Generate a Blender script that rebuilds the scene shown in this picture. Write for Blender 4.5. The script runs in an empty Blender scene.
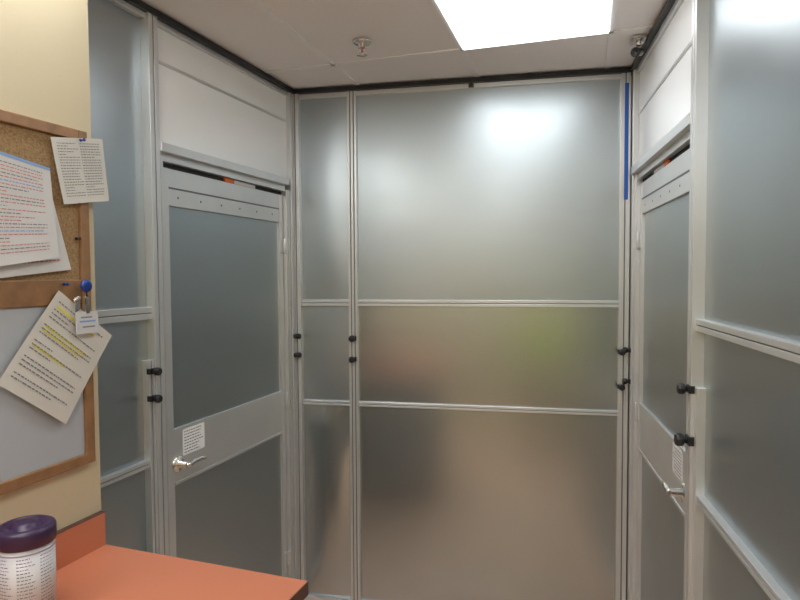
import bpy, bmesh, math, random
from mathutils import Vector, Matrix
random.seed(7)
H=1.65; D=3.083; XL=-1.1786; XR=0.545; AL=0.1428; CZ=2.62; ZF=-.15
bpy.context.scene.view_settings.view_transform='Standard'
bpy.context.scene.view_settings.exposure=.18
# ---------------------------------------------------------------- materials
def mat(name, col, rough=0.5, metal=0.0, bump=0.0, bscale=50.0, var=0.0, vscale=5.0, rvar=0.0, emis=None, estr=0, spec=0.5, coat=0.0):
    m=bpy.data.materials.new(name); m.use_nodes=True
    nt=m.node_tree; b=nt.nodes['Principled BSDF']
    b.inputs['Base Color'].default_value=(*col,1); b.inputs['Roughness'].default_value=rough
    b.inputs['Metallic'].default_value=metal; b.inputs['Specular IOR Level'].default_value=spec
    b.inputs['Coat Weight'].default_value=coat
    tc=nt.nodes.new('ShaderNodeTexCoord')
    if var>0:
        n=nt.nodes.new('ShaderNodeTexNoise'); n.inputs['Scale'].default_value=vscale; n.inputs['Detail'].default_value=5
        nt.links.new(tc.outputs['Object'],n.inputs['Vector'])
        r=nt.nodes.new('ShaderNodeValToRGB')
        r.color_ramp.elements[0].position=.3; r.color_ramp.elements[1].position=.7
        r.color_ramp.elements[0].color=(*[c*(1-var) for c in col],1)
        r.color_ramp.elements[1].color=(*[min(1,c*(1+var)) for c in col],1)
        nt.links.new(n.outputs['Fac'],r.inputs['Fac']); nt.links.new(r.outputs['Color'],b.inputs['Base Color'])
    if rvar>0:
        n=nt.nodes.new('ShaderNodeTexNoise'); n.inputs['Scale'].default_value=3.0; n.inputs['Detail'].default_value=2; n.inputs['Distortion'].default_value=.5
        nt.links.new(tc.outputs['Object'],n.inputs['Vector'])
        r=nt.nodes.new('ShaderNodeMapRange'); r.interpolation_type='SMOOTHSTEP'; r.inputs[1].default_value=.2; r.inputs[2].default_value=.8
        r.inputs[3].default_value=rough-rvar; r.inputs[4].default_value=rough+rvar
        nt.links.new(n.outputs['Fac'],r.inputs[0]); nt.links.new(r.outputs[0],b.inputs['Roughness'])
    if bump>0:
        n=nt.nodes.new('ShaderNodeTexNoise'); n.inputs['Scale'].default_value=bscale; n.inputs['Detail'].default_value=4
        nt.links.new(tc.outputs['Object'],n.inputs['Vector'])
        bp=nt.nodes.new('ShaderNodeBump'); bp.inputs['Strength'].default_value=bump; bp.inputs['Distance'].default_value=.002
        nt.links.new(n.outputs['Fac'],bp.inputs['Height']); nt.links.new(bp.outputs['Normal'],b.inputs['Normal'])
    if emis: 
        b.inputs['Emission Color'].default_value=(*emis,1); b.inputs['Emission Strength'].default_value=estr
    return m
M={}
M['steel']=mat('galvanized_panel',(.445,.495,.52),.36,.93,rvar=.03)
M['steel_s']=mat('galvanized_panel_satin',(.48,.515,.53),.24,.95)
M['alu']=mat('aluminum',(.69,.70,.70),.34,.62,var=.03,vscale=8)
M['alu_d']=mat('aluminum_slot',(.20,.20,.20),.5,.5)
M['white_p']=mat('white_laminate',(.90,.91,.91),.22,0)
M['black']=mat('black_rubber',(.012,.012,.013),.4)
M['dark']=mat('dark_gap',(.02,.02,.02),.8)
M['chrome']=mat('satin_nickel',(.75,.72,.68),.2,1)
M['beige']=mat('beige_paint',(.56,.485,.33),.6,0,bump=.15,bscale=160,var=.02,vscale=3)
M['ceil']=mat('acoustic_tile',(.87,.85,.84),.9,0,bump=.4,bscale=260,var=.03,vscale=200)
M['grid']=mat('ceiling_grid_paint',(.88,.87,.86),.5)
M['floor']=mat('vinyl_floor',(.74,.50,.36),.4,0,var=.10,vscale=6)
M['orange']=mat('orange_laminate',(.54,.185,.10),.38,0,var=.05,vscale=300)
M['edge']=mat('laminate_edge',(.10,.045,.035),.5)
M['cab']=mat('cabinet_laminate',(.45,.43,.40),.5,var=.02)
M['oak']=mat('oak_frame',(.26,.14,.065),.45,0,var=.2,vscale=25)
M['cork']=mat('cork',(.30,.19,.09),.9,0,bump=.5,bscale=180,var=.3,vscale=170)
M['wb']=mat('whiteboard',(.42,.45,.49),.25)
M['paper']=mat('paper',(.58,.58,.575),.8)
M['paper2']=mat('paper_cream',(.56,.545,.50),.8)
M['ink']=mat('ink',(.20,.20,.21),.8)
M['red']=mat('red_ink',(.54,.22,.19),.8)
M['blue_i']=mat('blue_ink',(.20,.34,.60),.8)
M['hl']=mat('highlighter',(.66,.57,.08),.8)
M['orange_s']=mat('orange_sticker',(.75,.16,.03),.6)
M['tape']=mat('blue_tape',(.02,.11,.46),.6)
M['pin']=mat('pin_blue',(.01,.04,.22),.3)
M['purple']=mat('purple_lid',(.035,.016,.055),.32)
M['label']=mat('label_white',(.55,.55,.57),.4)
M['label2']=mat('label_lilac',(.34,.30,.45),.4)
M['lamp']=mat('light_diffuser',(.9,.9,.9),.6,emis=(.96,.985,1),estr=4.1)
M['fill_lamp']=mat('added_fill_diffuser',(.9,.9,.9),.6,emis=(.96,.985,1),estr=10)  # stronger emission for the unseen panels added to brighten the room
M['lime']=mat('reflection_lime',(.62,.88,.07),.8)  # colour of the added chair, chosen for its blurred reflection
M['plastic']=mat('black_plastic',(.03,.03,.03),.45)
# ---------------------------------------------------------------- frames
class F:
    def __init__(s,o,a,n): s.o=Vector((*o,0)); s.a=Vector((*a,0)); s.n=Vector((*n,0))
    def p(s,a,z,d): 
        v=s.o+s.a*a+s.n*d; v.z=z; return v
cu,su=math.cos(AL),math.sin(AL)
B=F((XL,D),(1,0),(0,-1))
L=F((XL,D),(-su,-cu),(cu,-su))
R=F((XR,D),(0,-1),(-1,0))
W=F((XL+cu*.17,D-su*.17),(-su,-cu),(cu,-su))
GA=.11
Gf=F((-.243,2.671),(math.cos(GA),-math.sin(GA)),(math.sin(GA),math.cos(GA)))  # ceiling grid
class Bld:
    def __init__(s,name,parent=None,bevel=0.0):
        s.name=name;s.bm=bmesh.new();s.mats=[];s.parent=parent;s.bevel=bevel
    def mi(s,m):
        if m not in s.mats:s.mats.append(m)
        return s.mats.index(m)
    def hexa(s,vs,m):
        v=[s.bm.verts.new(x) for x in vs]; i=s.mi(m)
        for f in ((0,1,3,2),(4,6,7,5),(0,4,5,1),(2,3,7,6),(0,2,6,4),(1,5,7,3)):
            fa=s.bm.faces.new([v[k] for k in f]); fa.material_index=i
    def box(s,fr,a0,a1,z0,z1,d0,d1,m):
        s.hexa([fr.p(a,z,d) for a in(a0,a1) for z in(z0,z1) for d in(d0,d1)],m)
    def quad(s,pts,m):
        f=s.bm.faces.new([s.bm.verts.new(p) for p in pts]); f.material_index=s.mi(m)
    def panel(s,fr,a0,a1,z0,z1,d,bow,m,na=14,nz=14,tilt=0):
        i=s.mi(m); g=[]
        for j in range(nz+1):
            row=[]
            for k in range(na+1):
                x=k/na;y=j/nz
                dd=d+bow*(math.sin(math.pi*x)**1.0)*(math.sin(math.pi*y)**.7 if 0<y<1 else 0) if 0<x<1 else d
                row.append(s.bm.verts.new(fr.p(a0+(a1-a0)*x,z0+(z1-z0)*y,dd)))
            g.append(row)
        for j in range(nz):
            for k in range(na):
                f=s.bm.faces.new((g[j][k],g[j][k+1],g[j+1][k+1],g[j+1][k])); f.material_index=i; f.smooth=True
    def lathe(s,o,ax,prof,m,seg=32,smooth=True,mats=None):
        ax=Vector(ax).normalized(); t=ax.orthogonal().normalized(); b=ax.cross(t)
        rings=[]
        for r,h in prof:
            if r<=1e-6: rings.append([s.bm.verts.new(o+ax*h)])
            else: rings.append([s.bm.verts.new(o+ax*h+(t*math.cos(2*math.pi*k/seg)+b*math.sin(2*math.pi*k/seg))*r) for k in range(seg)])
        for q in range(len(rings)-1):
            A,C=rings[q],rings[q+1]; i=s.mi(mats[q] if mats else m)
            for k in range(seg):
                k2=(k+1)%seg
                if len(A)==1 and len(C)==1: continue
                if len(A)==1: f=s.bm.faces.new((A[0],C[k],C[k2]))
                elif len(C)==1: f=s.bm.faces.new((A[k],A[k2],C[0]))
                else: f=s.bm.faces.new((A[k],A[k2],C[k2],C[k]))
                f.material_index=i; f.smooth=smooth
    def tube(s,pts,rs,m,seg=14,flat=1.0):
        i=s.mi(m); rings=[]
        for q,p in enumerate(pts):
            p=Vector(p); t=(Vector(pts[min(q+1,len(pts)-1)])-Vector(pts[max(q-1,0)])).normalized()
            up=Vector((0,0,1)) if abs(t.z)<.95 else Vector((0,1,0)); x=t.cross(up).normalized(); y=x.cross(t)
            rings.append([s.bm.verts.new(p+(x*math.cos(2*math.pi*k/seg)*flat+y*math.sin(2*math.pi*k/seg))*rs[q]) for k in range(seg)])
        for q in range(len(rings)-1):
            for k in range(seg):
                f=s.bm.faces.new((rings[q][k],rings[q][(k+1)%seg],rings[q+1][(k+1)%seg],rings[q+1][k])); f.material_index=i; f.smooth=True
        for r in (rings[0],rings[-1]):
            f=s.bm.faces.new(r); f.material_index=i
    def done(s):
        bmesh.ops.recalc_face_normals(s.bm,faces=s.bm.faces)
        me=bpy.data.meshes.new(s.name); s.bm.to_mesh(me); s.bm.free()
        for m in s.mats: me.materials.append(M[m])
        o=bpy.data.objects.new(s.name,me); bpy.context.collection.objects.link(o)
        if s.parent: o.parent=s.parent
        if s.bevel>0:
            b=o.modifiers.new('bevel','BEVEL'); b.width=s.bevel; b.segments=2; b.limit_method='ANGLE'; b.angle_limit=.7
        return o
def empty(name):
    e=bpy.data.objects.new(name,None); bpy.context.collection.objects.link(e); return e
# T-slot extrusion, vertical and horizontal
def post(b,fr,a0,a1,z0,z1,d0,d1,slots=1):
    b.box(fr,a0+.002,a1-.002,z0,z1-.001,d0+.001,d1-.006,'alu_d')
    w=(a1-a0); n=slots+1; g=.006; lw=(w-g*slots)/n
    for k in range(n):
        s0=a0+k*(lw+g); b.box(fr,s0,s0+lw,z0,z1,d0,d1,'alu')
def rail(b,fr,a0,a1,z0,z1,d0,d1,slots=1):
    b.box(fr,a0,a1,z0+.002,z1-.002,d0+.001,d1-.005,'alu_d')
    g=.004; n=slots+1; lw=((z1-z0)-g*slots)/n
    for k in range(n):
        s0=z0+k*(lw+g); b.box(fr,a0,a1,s0,s0+lw,d0,d1,'alu')
def knob(b,fr,a,z,d,r=.013,l=.035):
    b.lathe(fr.p(a,z,d),fr.n,[(0,0),(r*.5,0),(r*.5,l*.35),(r*.85,l*.4),(r,l*.55),(r,l*.85),(r*.8,l),(0,l)],'black',20)
    b.box(fr,a-r*1.1,a+r*1.1,z-r*.7,z+r*.7,d-.012,d+.006,'black')

ZT=CZ-.022; Z0=ZF+.03
# ================= BACK WALL
b=Bld('wall_back')
b.box(B,-.25,1.95,ZF,CZ,-.10,-.03,'steel')
b.panel(B,.035,.305,1.51,ZT,-.004,.010,'steel')
b.panel(B,.035,.305,.97,1.49,-.004,.004,'steel')
b.panel(B,.035,.305,Z0,.955,-.004,.030,'steel_s')
b.panel(B,.35,1.66,1.51,ZT,-.004,.004,'steel',24,20)
b.panel(B,.35,1.66,.97,1.49,-.004,.001,'steel_s',24,16)
b.panel(B,.35,1.66,Z0,.955,-.004,.004,'steel_s',24,16)
b.done()
b=Bld('trim_1',bevel=.0012)
post(b,B,.0,.042,ZF,ZT,-.03,.030)
post(b,B,.303,.352,ZF,ZT,-.03,.020,2)
post(b,B,1.655,1.7,ZF,ZT,-.03,.022,1)
for a0,a1 in((.042,.303),(.352,1.655)):
    rail(b,B,a0,a1,1.484,1.516,-.03,.016)
    rail(b,B,a0,a1,.953,.977,-.03,.012)
    b.box(B,a0,a1,ZT-.022,ZT,-.03,.014,'alu')
    b.box(B,a0,a1,ZF,Z0+.02,-.03,.014,'alu')
b.box(B,0,1.72,ZT,CZ,-.03,.035,'black')
for a in(.322,):
    for z in(1.315,1.205): knob(b,B,a+.004,z,.02,.017)
for z in(1.27,1.10): knob(b,B,1.668,z,.022,.015)
knob(b,B,.945,2.585,.014,.012,.03)
b.done()
b=Bld('blue_tape_strip'); b.box(B,1.672,1.690,2.0,2.55,.0222,.0232,'tape'); b.done()
# ================= LEFT WALL
b=Bld('wall_left')
b.box(L,.0,2.9,ZF,CZ,-.12,-.05,'steel')
b.panel(L,1.08,1.66,1.50,ZT,-.012,.006,'steel')
b.panel(L,1.08,1.66,.97,1.49,-.012,.004,'steel')
b.panel(L,1.08,1.66,Z0,.955,-.012,.004,'steel')
b.panel(L,.06,1.045,2.455,ZT,-.006,.002,'white_p')
b.panel(L,.06,1.045,2.14,2.447,-.006,.002,'white_p')
b.box(L,.06,1.045,2.445,2.457,-.02,-.003,'alu')
b.done()
b=Bld('trim_2',bevel=.0012)
post(b,L,.028,.062,ZF,ZT,-.05,.020,1)
post(b,L,.066,.100,ZF,2.09,-.05,.012,1)
post(b,L,1.040,1.088,ZF,ZT,-.05,.024,1)
post(b,L,1.008,1.038,ZF,2.09,-.05,.008,1)
post(b,L,1.089,1.118,ZF,1.34,-.05,.018,1)
b.box(L,.1,1.040,2.112,2.145,-.05,.030,'alu')
b.box(L,.1,1.040,2.082,2.112,-.05,.004,'alu')
b.box(L,.1,1.008,2.056,2.082,-.05,-.018,'dark')
rail(b,L,1.088,1.66,1.49,1.535,-.05,.012,1)
rail(b,L,1.118,1.66,.945,.972,-.05,.010)
b.box(L,.06,1.66,ZT-.02,ZT,-.05,.010,'alu')
b.box(L,0.03,1.66,ZT,CZ,-.05,.03,'black')
for z in(1.30,1.20): knob(b,L,1.103,z,.020,.015)
for z in(1.325,1.225): knob(b,L,.045,z,.020,.014)
for z in(1.325,1.225): knob(b,B,.022,z,.030,.012)
b.done()
def door(name,fr,a0,a1,hz,ho=.062,z_rail=(.835,1.045)):
    e=empty(name)
    w=.045
    b=Bld('leaf_frame',e,bevel=.0012)
    d0,d1=-.045,-.008
    b.box(fr,a0,a0+w*.75,ZF+.01,2.062,d0,d1,'alu'); b.box(fr,a1-w,a1,ZF+.01,2.062,d0,d1,'alu')
    b.box(fr,a0+.034,a1-w,1.92,2.062,d0,d1-.002,'alu')
    b.box(fr,a0+.034,a1-w,1.985,1.992,d0,d1,'alu_d')
    b.box(fr,a0+.034,a1-w,z_rail[0],z_rail[1],d0,d1-.002,'alu')
    b.box(fr,a0+.034,a1-w,z_rail[0]-.012,z_rail[0],d0,d1+.002,'alu')
    b.box(fr,a0+.034,a1-w,ZF+.01,ZF+.10,d0,d1-.002,'alu')
    for a in [a0+.1+i*(a1-a0-.2)/5 for i in range(6)]:
        b.lathe(fr.p(a,1.955,d1-.002),fr.n,[(0,.0012),(.004,.001),(.005,0)],'alu_d',12)
    b.done()
    b=Bld('leaf_panels',e)
    b.panel(fr,a0+.03,a1-.04,z_rail[1],1.92,-.022,.004,'steel')
    b.panel(fr,a0+.03,a1-.04,ZF+.10,z_rail[0],-.022,.004,'steel')
    b.done()
    b=Bld('lever_handle',e)
    ha=a1-ho
    b.lathe(fr.p(ha,hz,d1-.004),fr.n,[(.033,0),(.033,.006),(.028,.012),(.014,.014),(.012,.05),(0,.05)],'chrome',32)
    pts=[(ha+.008,hz,.038),(ha-.01,hz,.040),(ha-.045,hz+.004,.040),(ha-.085,hz+.003,.038),(ha-.115,hz-.003,.033),(ha-.125,hz-.005,.028)]
    b.tube([fr.p(*p) for p in pts],[.010,.012,.011,.0095,.0085,.007],'chrome',16)
    b.done()
    b=Bld('hinges',e,bevel=.001)
    for z in(1.80,1.0,.15):
        b.box(fr,a0-.012,a0+.028,z-.035,z+.035,d1,d1+.006,'alu')
        b.lathe(fr.p(a0-.002,z-.04,d1+.010),(0,0,1),[(0,0),(.007,0),(.007,.08),(0,.08)],'alu',14)
    b.done()
    b=Bld('door_sign',e)
    s0,s1=ha-.17,ha-.035
    b.box(fr,s0,s1,hz+.022,hz+.128,d1-.0015,d1-.0005,'white_p')
    for k in range(8):
        zc=hz+.117-k*.012; x=s1-.008
        end=s0+.008+random.uniform(0,.04)
        while x>end:
            ww=random.uniform(.006,.018); b.box(fr,max(end,x-ww),x,zc-.002,zc+.002,d1-.0005,d1-.0002,'ink'); x-=ww+.004
    b.done()
    b=Bld('closer_track',e)
    am=(a0+a1)/2
    b.box(fr,am-.02,am+.04,2.063,2.080,-.017,-.010,'orange_s')
    b.box(fr,am-.20,am-.03,2.063,2.079,-.017,-.010,'paper')
    b.done()
    return e
door('door_1',L,.105,1.006,.905)
# ================= RIGHT WALL
b=Bld('wall_right')
b.box(R,.0,3.0,ZF,CZ,-.12,-.05,'steel')
b.panel(R,1.095,2.30,1.50,ZT,-.012,.006,'steel',20,14)
b.panel(R,1.095,2.30,.97,1.49,-.012,.004,'steel',20,14)
b.panel(R,1.095,2.30,Z0,.955,-.012,.004,'steel',20,14)
b.panel(R,.06,1.05,2.40,ZT,-.006,.002,'white_p')
b.panel(R,.06,1.05,2.14,2.392,-.006,.002,'white_p')
b.box(R,.06,1.05,2.390,2.402,-.02,-.002,'alu')
b.done()
b=Bld('trim_3',bevel=.0012)
post(b,R,.022,.058,ZF,ZT,-.05,.018,1)
post(b,R,.062,.098,ZF,2.12,-.05,.010,1)
post(b,R,1.048,1.100,ZF,ZT,-.05,.024,1)
b.box(R,.06,1.048,2.11,2.145,-.05,.028,'alu')
b.box(R,.098,1.048,2.082,2.11,-.05,.004,'alu')
b.box(R,.098,1.048,2.056,2.082,-.05,-.018,'dark')
post(b,R,1.101,1.127,ZF,1.30,-.05,.014,0)
rail(b,R,1.100,2.30,1.472,1.508,-.05,.012,1)
rail(b,R,1.127,2.30,.945,.972,-.05,.010)
post(b,R,2.30,2.35,ZF,ZT,-.05,.024,1)
b.box(R,.06,2.3,ZT-.02,ZT,-.05,.010,'alu')
b.box(R,0.03,2.35,ZT,CZ,-.05,.03,'black')
knob(b,R,1.085,1.29,.024,.017); knob(b,R,1.085,1.13,.024,.020,.04)
for z in(1.28,1.13): knob(b,R,.04,z,.018,.014)
b.done()
door('door_2',R,.103,1.044,.905,.125)
# ================= BEIGE WALLS
RY=-1.4
b=Bld('wall_side'); b.box(W,1.497,4.75,ZF,CZ,-.13,0,'beige'); b.done()
b=Bld('wall_rear'); b.box(B,-.75,1.9,ZF,CZ,D-RY,D-RY+.1,'beige'); b.done()
b=Bld('wall_side_2'); b.box(R,2.35,4.6,ZF,CZ,-.05,.0,'beige'); b.done()
b=Bld('floor'); b.box(B,-1.0,2.0,ZF-.05,ZF,-.15,D+1.6,'floor'); b.done()
# ================= CEILING
b=Bld('ceiling')
t=.010
LP=[(0,0),(-2,-1),(0,-2),(-2,-2)]  # leading entry is the visible light; the rest are added, unseen fill panels
for i in range(-3,4):
    for j in range(-5,3):
        a0=i*.61+t; a1=(i+1)*.61-t; n1=j*1.22-t; n0=(j-1)*1.22+t
        if (i,j) in LP : continue
        b.hexa([Gf.p(a,z,d) for a in(a0,a1) for z in(CZ+.006,CZ+.02) for d in(n0,n1)],'ceil')
b.done()
b=Bld('trim_4')
for i in range(-3,5): b.box(Gf,i*.61-t,i*.61+t,CZ,CZ+.02,-6.2,2.0,'grid')
for j in range(-5,3): b.box(Gf,-1.9,2.5,CZ,CZ+.02,j*1.22-t,j*1.22+t,'grid')
b.done()
for q,(i,j) in enumerate(LP):
    e=empty('ceiling_and_fill_light_panel')
    q0=i*.61
    b=Bld('diffuser',e); b.box(Gf,q0+.008,q0+.602,CZ-.004,CZ+.012,(j-1)*1.22+.008,j*1.22-.008,'lamp' if q==0 else 'fill_lamp'); b.done()  # all but the visible panel are added fill light
# sprinkler
b=Bld('fire_sprinkler')
o=Vector((-.644,2.494,CZ)); dn=(0,0,-1)
b.lathe(o,dn,[(.040,0),(.040,.003),(.034,.007),(.016,.009),(.013,.024),(.010,.026),(0,.026)],'chrome',32)
b.lathe(o,dn,[(0,.050),(.004,.050),(.006,.052),(.022,.052),(.023,.054),(0,.056)],'chrome',24)
for s in(-1,1): b.tube([o+Vector((s*.011,0,-.022)),o+Vector((s*.016,0,-.032)),o+Vector((s*.013,0,-.042)),o+Vector((s*.003,0,-.051))],[.003]*4,'chrome',8)
b.lathe(o,dn,[(0,.024),(.004,.026),(.004,.048),(0,.050)],'red',10)
b.done()
b=Bld('security_camera')
b.box(R,.35,.43,CZ-.012,CZ-.001,.032,.085,'chrome')
b.tube([R.p(.39,CZ-.01,.06),R.p(.39,CZ-.03,.06)],[.010,.010],'chrome',14)
b.lathe(R.p(.36,CZ-.045,.052),(-.5,-.8,-.25),[(0,-.02),(.013,-.02),(.016,-.014),(.016,.028),(.019,.030),(.019,.042),(.014,.043),(.010,.038),(0,.038)],'chrome',24,mats=['chrome','chrome','chrome','black','black','black','black','black'])
b.done()
# ================= COUNTER
e=empty('counter')
b=Bld('top',e,bevel=.002)
b.box(W,1.502,2.85,.812,.85,.001,.692,'orange')
b.box(W,1.5005,1.502,.812,.8485,.001,.692,'edge'); b.box(W,1.5005,2.85,.812,.8485,.692,.6935,'edge')
b.box(W,1.502,2.85,.85,.948,.001,.02,'orange'); b.box(W,1.5005,2.85,.948,.950,.001,.021,'edge')
b.done()
b=Bld('base_cabinet',e,bevel=.002)
b.box(W,1.52,2.85,ZF+.10,.812,.001,.64,'cab'); b.box(W,1.55,2.85,ZF,ZF+.10,.001,.58,'dark')
for k in range(3): b.box(W,1.54+k*.43,1.54+k*.43+.41,ZF+.13,.79,.64,.658,'cab')
b.done()
# ================= WIPES CANISTER
e=empty('wipes_canister')
c=Vector((-1.11,1.176,.8505))
b=Bld('body',e); r=.058
b.lathe(c,(0,0,1),[(0,0),(r-.004,0),(r,.005),(r,.018),(r+.0004,.018),(r+.0004,.18),(r,.18),(r,.192),(r-.003,.196),(0,.196)],'label',48)
b.done()
b=Bld('lid',e)
b.lathe(c,(0,0,1),[(r+.001,.190),(r+.004,.192),(r+.004,.222),(r+.002,.228),(r-.006,.232),(r-.010,.230),(r-.014,.226),(.03,.226),(.028,.236),(.012,.238),(0,.238)],'purple',48)
b.done()
b=Bld('label_print',e)
rr=r+.0010
def arc(b,c,r,t0,t1,z0,z1,m,n=6):
    P=[[c+Vector((r*math.cos(t0+(t1-t0)*k/n),r*math.sin(t0+(t1-t0)*k/n),z)) for z in(z0,z1)] for k in range(n+1)]
    for k in range(n): b.quad([P[k][0],P[k+1][0],P[k+1][1],P[k][1]],m)
th0=math.atan2(-c.y,-c.x)
for col in range(3):
    for k in range(19):
        z=.170-k*.0078; t=th0-1.15+col*.8
        end=t+.66*(random.uniform(.6,1)); 
        while t<end:
            w=random.uniform(.04,.14); arc(b,c,rr,t,min(t+w,end),z,z+.0022,'label2' if k<4 else 'ink',2); t+=w+.03
arc(b,c,rr,th0-1.5,th0+1.5,.178,.181,'label2',20)
b.done()
# ================= BULLETIN BOARD
e=empty('bulletin_board')
b=Bld('frame',e,bevel=.003)
a0,a1,z0,z1=1.530,2.25,1.11,2.06; fw=.030
b.box(W,a0,a0+fw,z0,z1,0.001,.020,'oak'); b.box(W,a1-fw,a1,z0,z1,0.001,.020,'oak')
b.box(W,a0+fw,a1-fw,z1-fw,z1,0.001,.020,'oak'); b.box(W,a0+fw,a1-fw,z0,z0+fw,0.001,.020,'oak')
b.box(W,a0+fw,a1-fw,1.570,1.640,0.001,.016,'oak')
b.done()
b=Bld('cork_surface',e); b.box(W,a0+fw,a1-fw,1.640,z1-fw,0.001,.010,'cork'); b.done()
b=Bld('whiteboard_surface',e); b.box(W,a0+fw,a1-fw,z0+fw,1.570,0.001,.010,'wb'); b.done()
BB=e
# ================= PAPERS
def sheet(name,P,d,lines,pal,mat_='paper',curl=.006,cols=1,extras=(),lh=.30):
    b=Bld(name)
    TL,TR,BR,BL=[Vector(p) for p in P]
    def pt(s,t,off=0):
        q=(TL*(1-s)+TR*s)*(1-t)+(BL*(1-s)+BR*s)*t
        dd=d+curl*(t**2)+curl*.5*math.sin(math.pi*s)*t+off
        return W.p(q.x,q.y,dd)
    n=10
    g=[[b.bm.verts.new(pt(i/n,j/n,0)) for i in range(n+1)] for j in range(n+1)]
    mi=b.mi(mat_)
    for j in range(n):
        for i in range(n):
            f=b.bm.faces.new((g[j][i],g[j][i+1],g[j+1][i+1],g[j+1][i])); f.material_index=mi; f.smooth=True
    for (s0,s1,t0,t1,m) in extras:
        for k in range(8):
            x0=s0+(s1-s0)*k/8; x1=s0+(s1-s0)*(k+1)/8
            b.quad([pt(x0,t0,.0008),pt(x1,t0,.0008),pt(x1,t1,.0008),pt(x0,t1,.0008)],m)
    for c_ in range(cols):
        c0=.08+c_*.86/cols; c1=c0+.80/cols
        for k in range(lines):
            t=.08+.84*k/lines; h=.84/lines*lh; x=c0; end=c1 if random.random()>.35 else c0+(c1-c0)*random.uniform(.35,.95)
            m=pal[k%len(pal)]
            if m is None: continue
            while x<end:
                w=random.uniform(.015,.06); x2=min(x+w,end)
                b.quad([pt(x,t,.0014),pt(x2,t,.0014),pt(x2,t+h,.0014),pt(x,t+h,.0014)],m); x=x2+.012
    return b.done()
sheet('pinned_notice',[(1.88,1.965),(1.665,1.935),(1.648,1.70),(1.88,1.665)],.030,26,['ink','red','red','ink','red','blue_i','red'],extras=[(0,1,.0,.03,'blue_i')])
sheet('pinned_notice',[(1.86,1.93),(1.66,1.90),(1.598,1.668),(1.86,1.64)],.018,18,['ink','red'],curl=.003)
sheet('pinned_list',[(1.655,2.020),(1.480,2.050),(1.464,1.872),(1.622,1.845)],.024,20,['ink'],'paper2',cols=2,curl=.004)
sheet('pinned_letter',[(1.645,1.612),(1.466,1.472),(1.640,1.245),(1.832,1.390)],.026,20,['ink',None,'ink','ink'],'paper2',curl=.006,
   extras=[(.1,.75,.12,.145,'hl'),(.1,.8,.33,.355,'hl'),(.1,.7,.375,.40,'hl'),(.1,.6,.54,.565,'hl')])
# badge reel, clip, card and keys
b=Bld('id_badge')
b.box(W,1.530,1.606,1.488,1.550,.040,.042,'label'); b.box(W,1.542,1.585,1.505,1.509,.042,.0423,'ink'); b.box(W,1.54,1.595,1.520,1.525,.042,.0423,'blue_i'); b.box(W,1.552,1.59,1.532,1.536,.042,.0423,'ink')
b.box(W,1.560,1.572,1.545,1.592,.038,.043,'chrome')
b.lathe(W.p(1.567,1.622,.036),W.n,[(0,0),(.017,0),(.018,.007),(.013,.010),(.006,.011),(0,.011)],'pin',28)
b.tube([W.p(1.567,1.608,.040),W.p(1.566,1.60,.040),W.p(1.566,1.59,.040)],[.002]*3,'black',8)
for k in range(3):
    u0=1.585+k*.007; zz=1.588-k*.003
    b.lathe(W.p(u0,zz,.030+k*.002),W.n,[(0,0),(.007,0),(.007,.0015),(0,.0015)],'chrome',14)
    b.box(W,u0-.0022,u0+.0022,zz-.032,zz-.004,.030+k*.002,.0315+k*.002,'chrome')
b.done()
def pin(u,z,d,m='pin'):
    b=Bld('push_pin',BB); b.lathe(W.p(u,z,d),W.n,[(0,-.008),(.001,-.008),(.001,0),(.0045,.001),(.0045,.003),(.0028,.005),(.0028,.011),(.0045,.014),(.0045,.016),(0,.017)],m,16); b.done()
pin(1.562,2.030,.027); pin(1.572,1.755,.012,'black'); pin(1.622,1.628,.018)
# ================= ADDED CHAIR (unseen, invented to cast a lime reflection on the back wall)
e=empty('added_reflection_chair'); cx,cy=.25,-.15
S=F((cx,cy),(1,0),(0,1))
b=Bld('seat',e,bevel=.03); b.box(S,-.23,.23,.30,.38,-.22,.24,'plastic'); b.done()
b=Bld('backrest',e,bevel=.03); b.box(S,-.23,.23,.72,1.27,-.30,-.23,'lime'); b.done()
b=Bld('base',e)
b.tube([Vector((cx,cy,-.02)),Vector((cx,cy,.30))],[.028,.028],'plastic')
b.tube([Vector((cx,cy-.1,.29)),Vector((cx,cy-.33,.32)),Vector((cx,cy-.33,1.0))],[.02,.02,.02],'plastic')
for k in range(5):
    an=k*math.tau/5; x,y=math.cos(an),math.sin(an)
    b.tube([Vector((cx,cy,-.02)),Vector((cx+.26*x,cy+.26*y,-.08))],[.025,.018],'plastic')
    b.lathe(Vector((cx+.26*x,cy+.26*y,ZF+.028))-Vector((-y,x,0))*.02,(-y,x,0),[(0,0),(.028,0),(.028,.04),(0,.04)],'plastic',20)
b.done()
# ================= WORLD, CAMERA
w=bpy.data.worlds.new('World'); bpy.context.scene.world=w; w.use_nodes=True
w.node_tree.nodes['Background'].inputs[0].default_value=(.9,.95,1,1); w.node_tree.nodes['Background'].inputs[1].default_value=.3
f,psi,th,ro=605.06,.1934,.0426,-.0055
fwd=Vector((-math.sin(psi)*math.cos(th),math.cos(psi)*math.cos(th),-math.sin(th)))
r=Vector((math.cos(psi),math.sin(psi),0)); u=r.cross(fwd)
r2=r*math.cos(ro)+u*math.sin(ro); u2=-r*math.sin(ro)+u*math.cos(ro)
cd=bpy.data.cameras.new('camera'); cd.sensor_width=36; cd.lens=f*36/800; cd.clip_start=.02
co=bpy.data.objects.new('camera',cd); bpy.context.collection.objects.link(co)
m=Matrix((r2,u2,-fwd)).transposed().to_4x4(); m.translation=Vector((0,0,H)); co.matrix_world=m
bpy.context.scene.camera=co
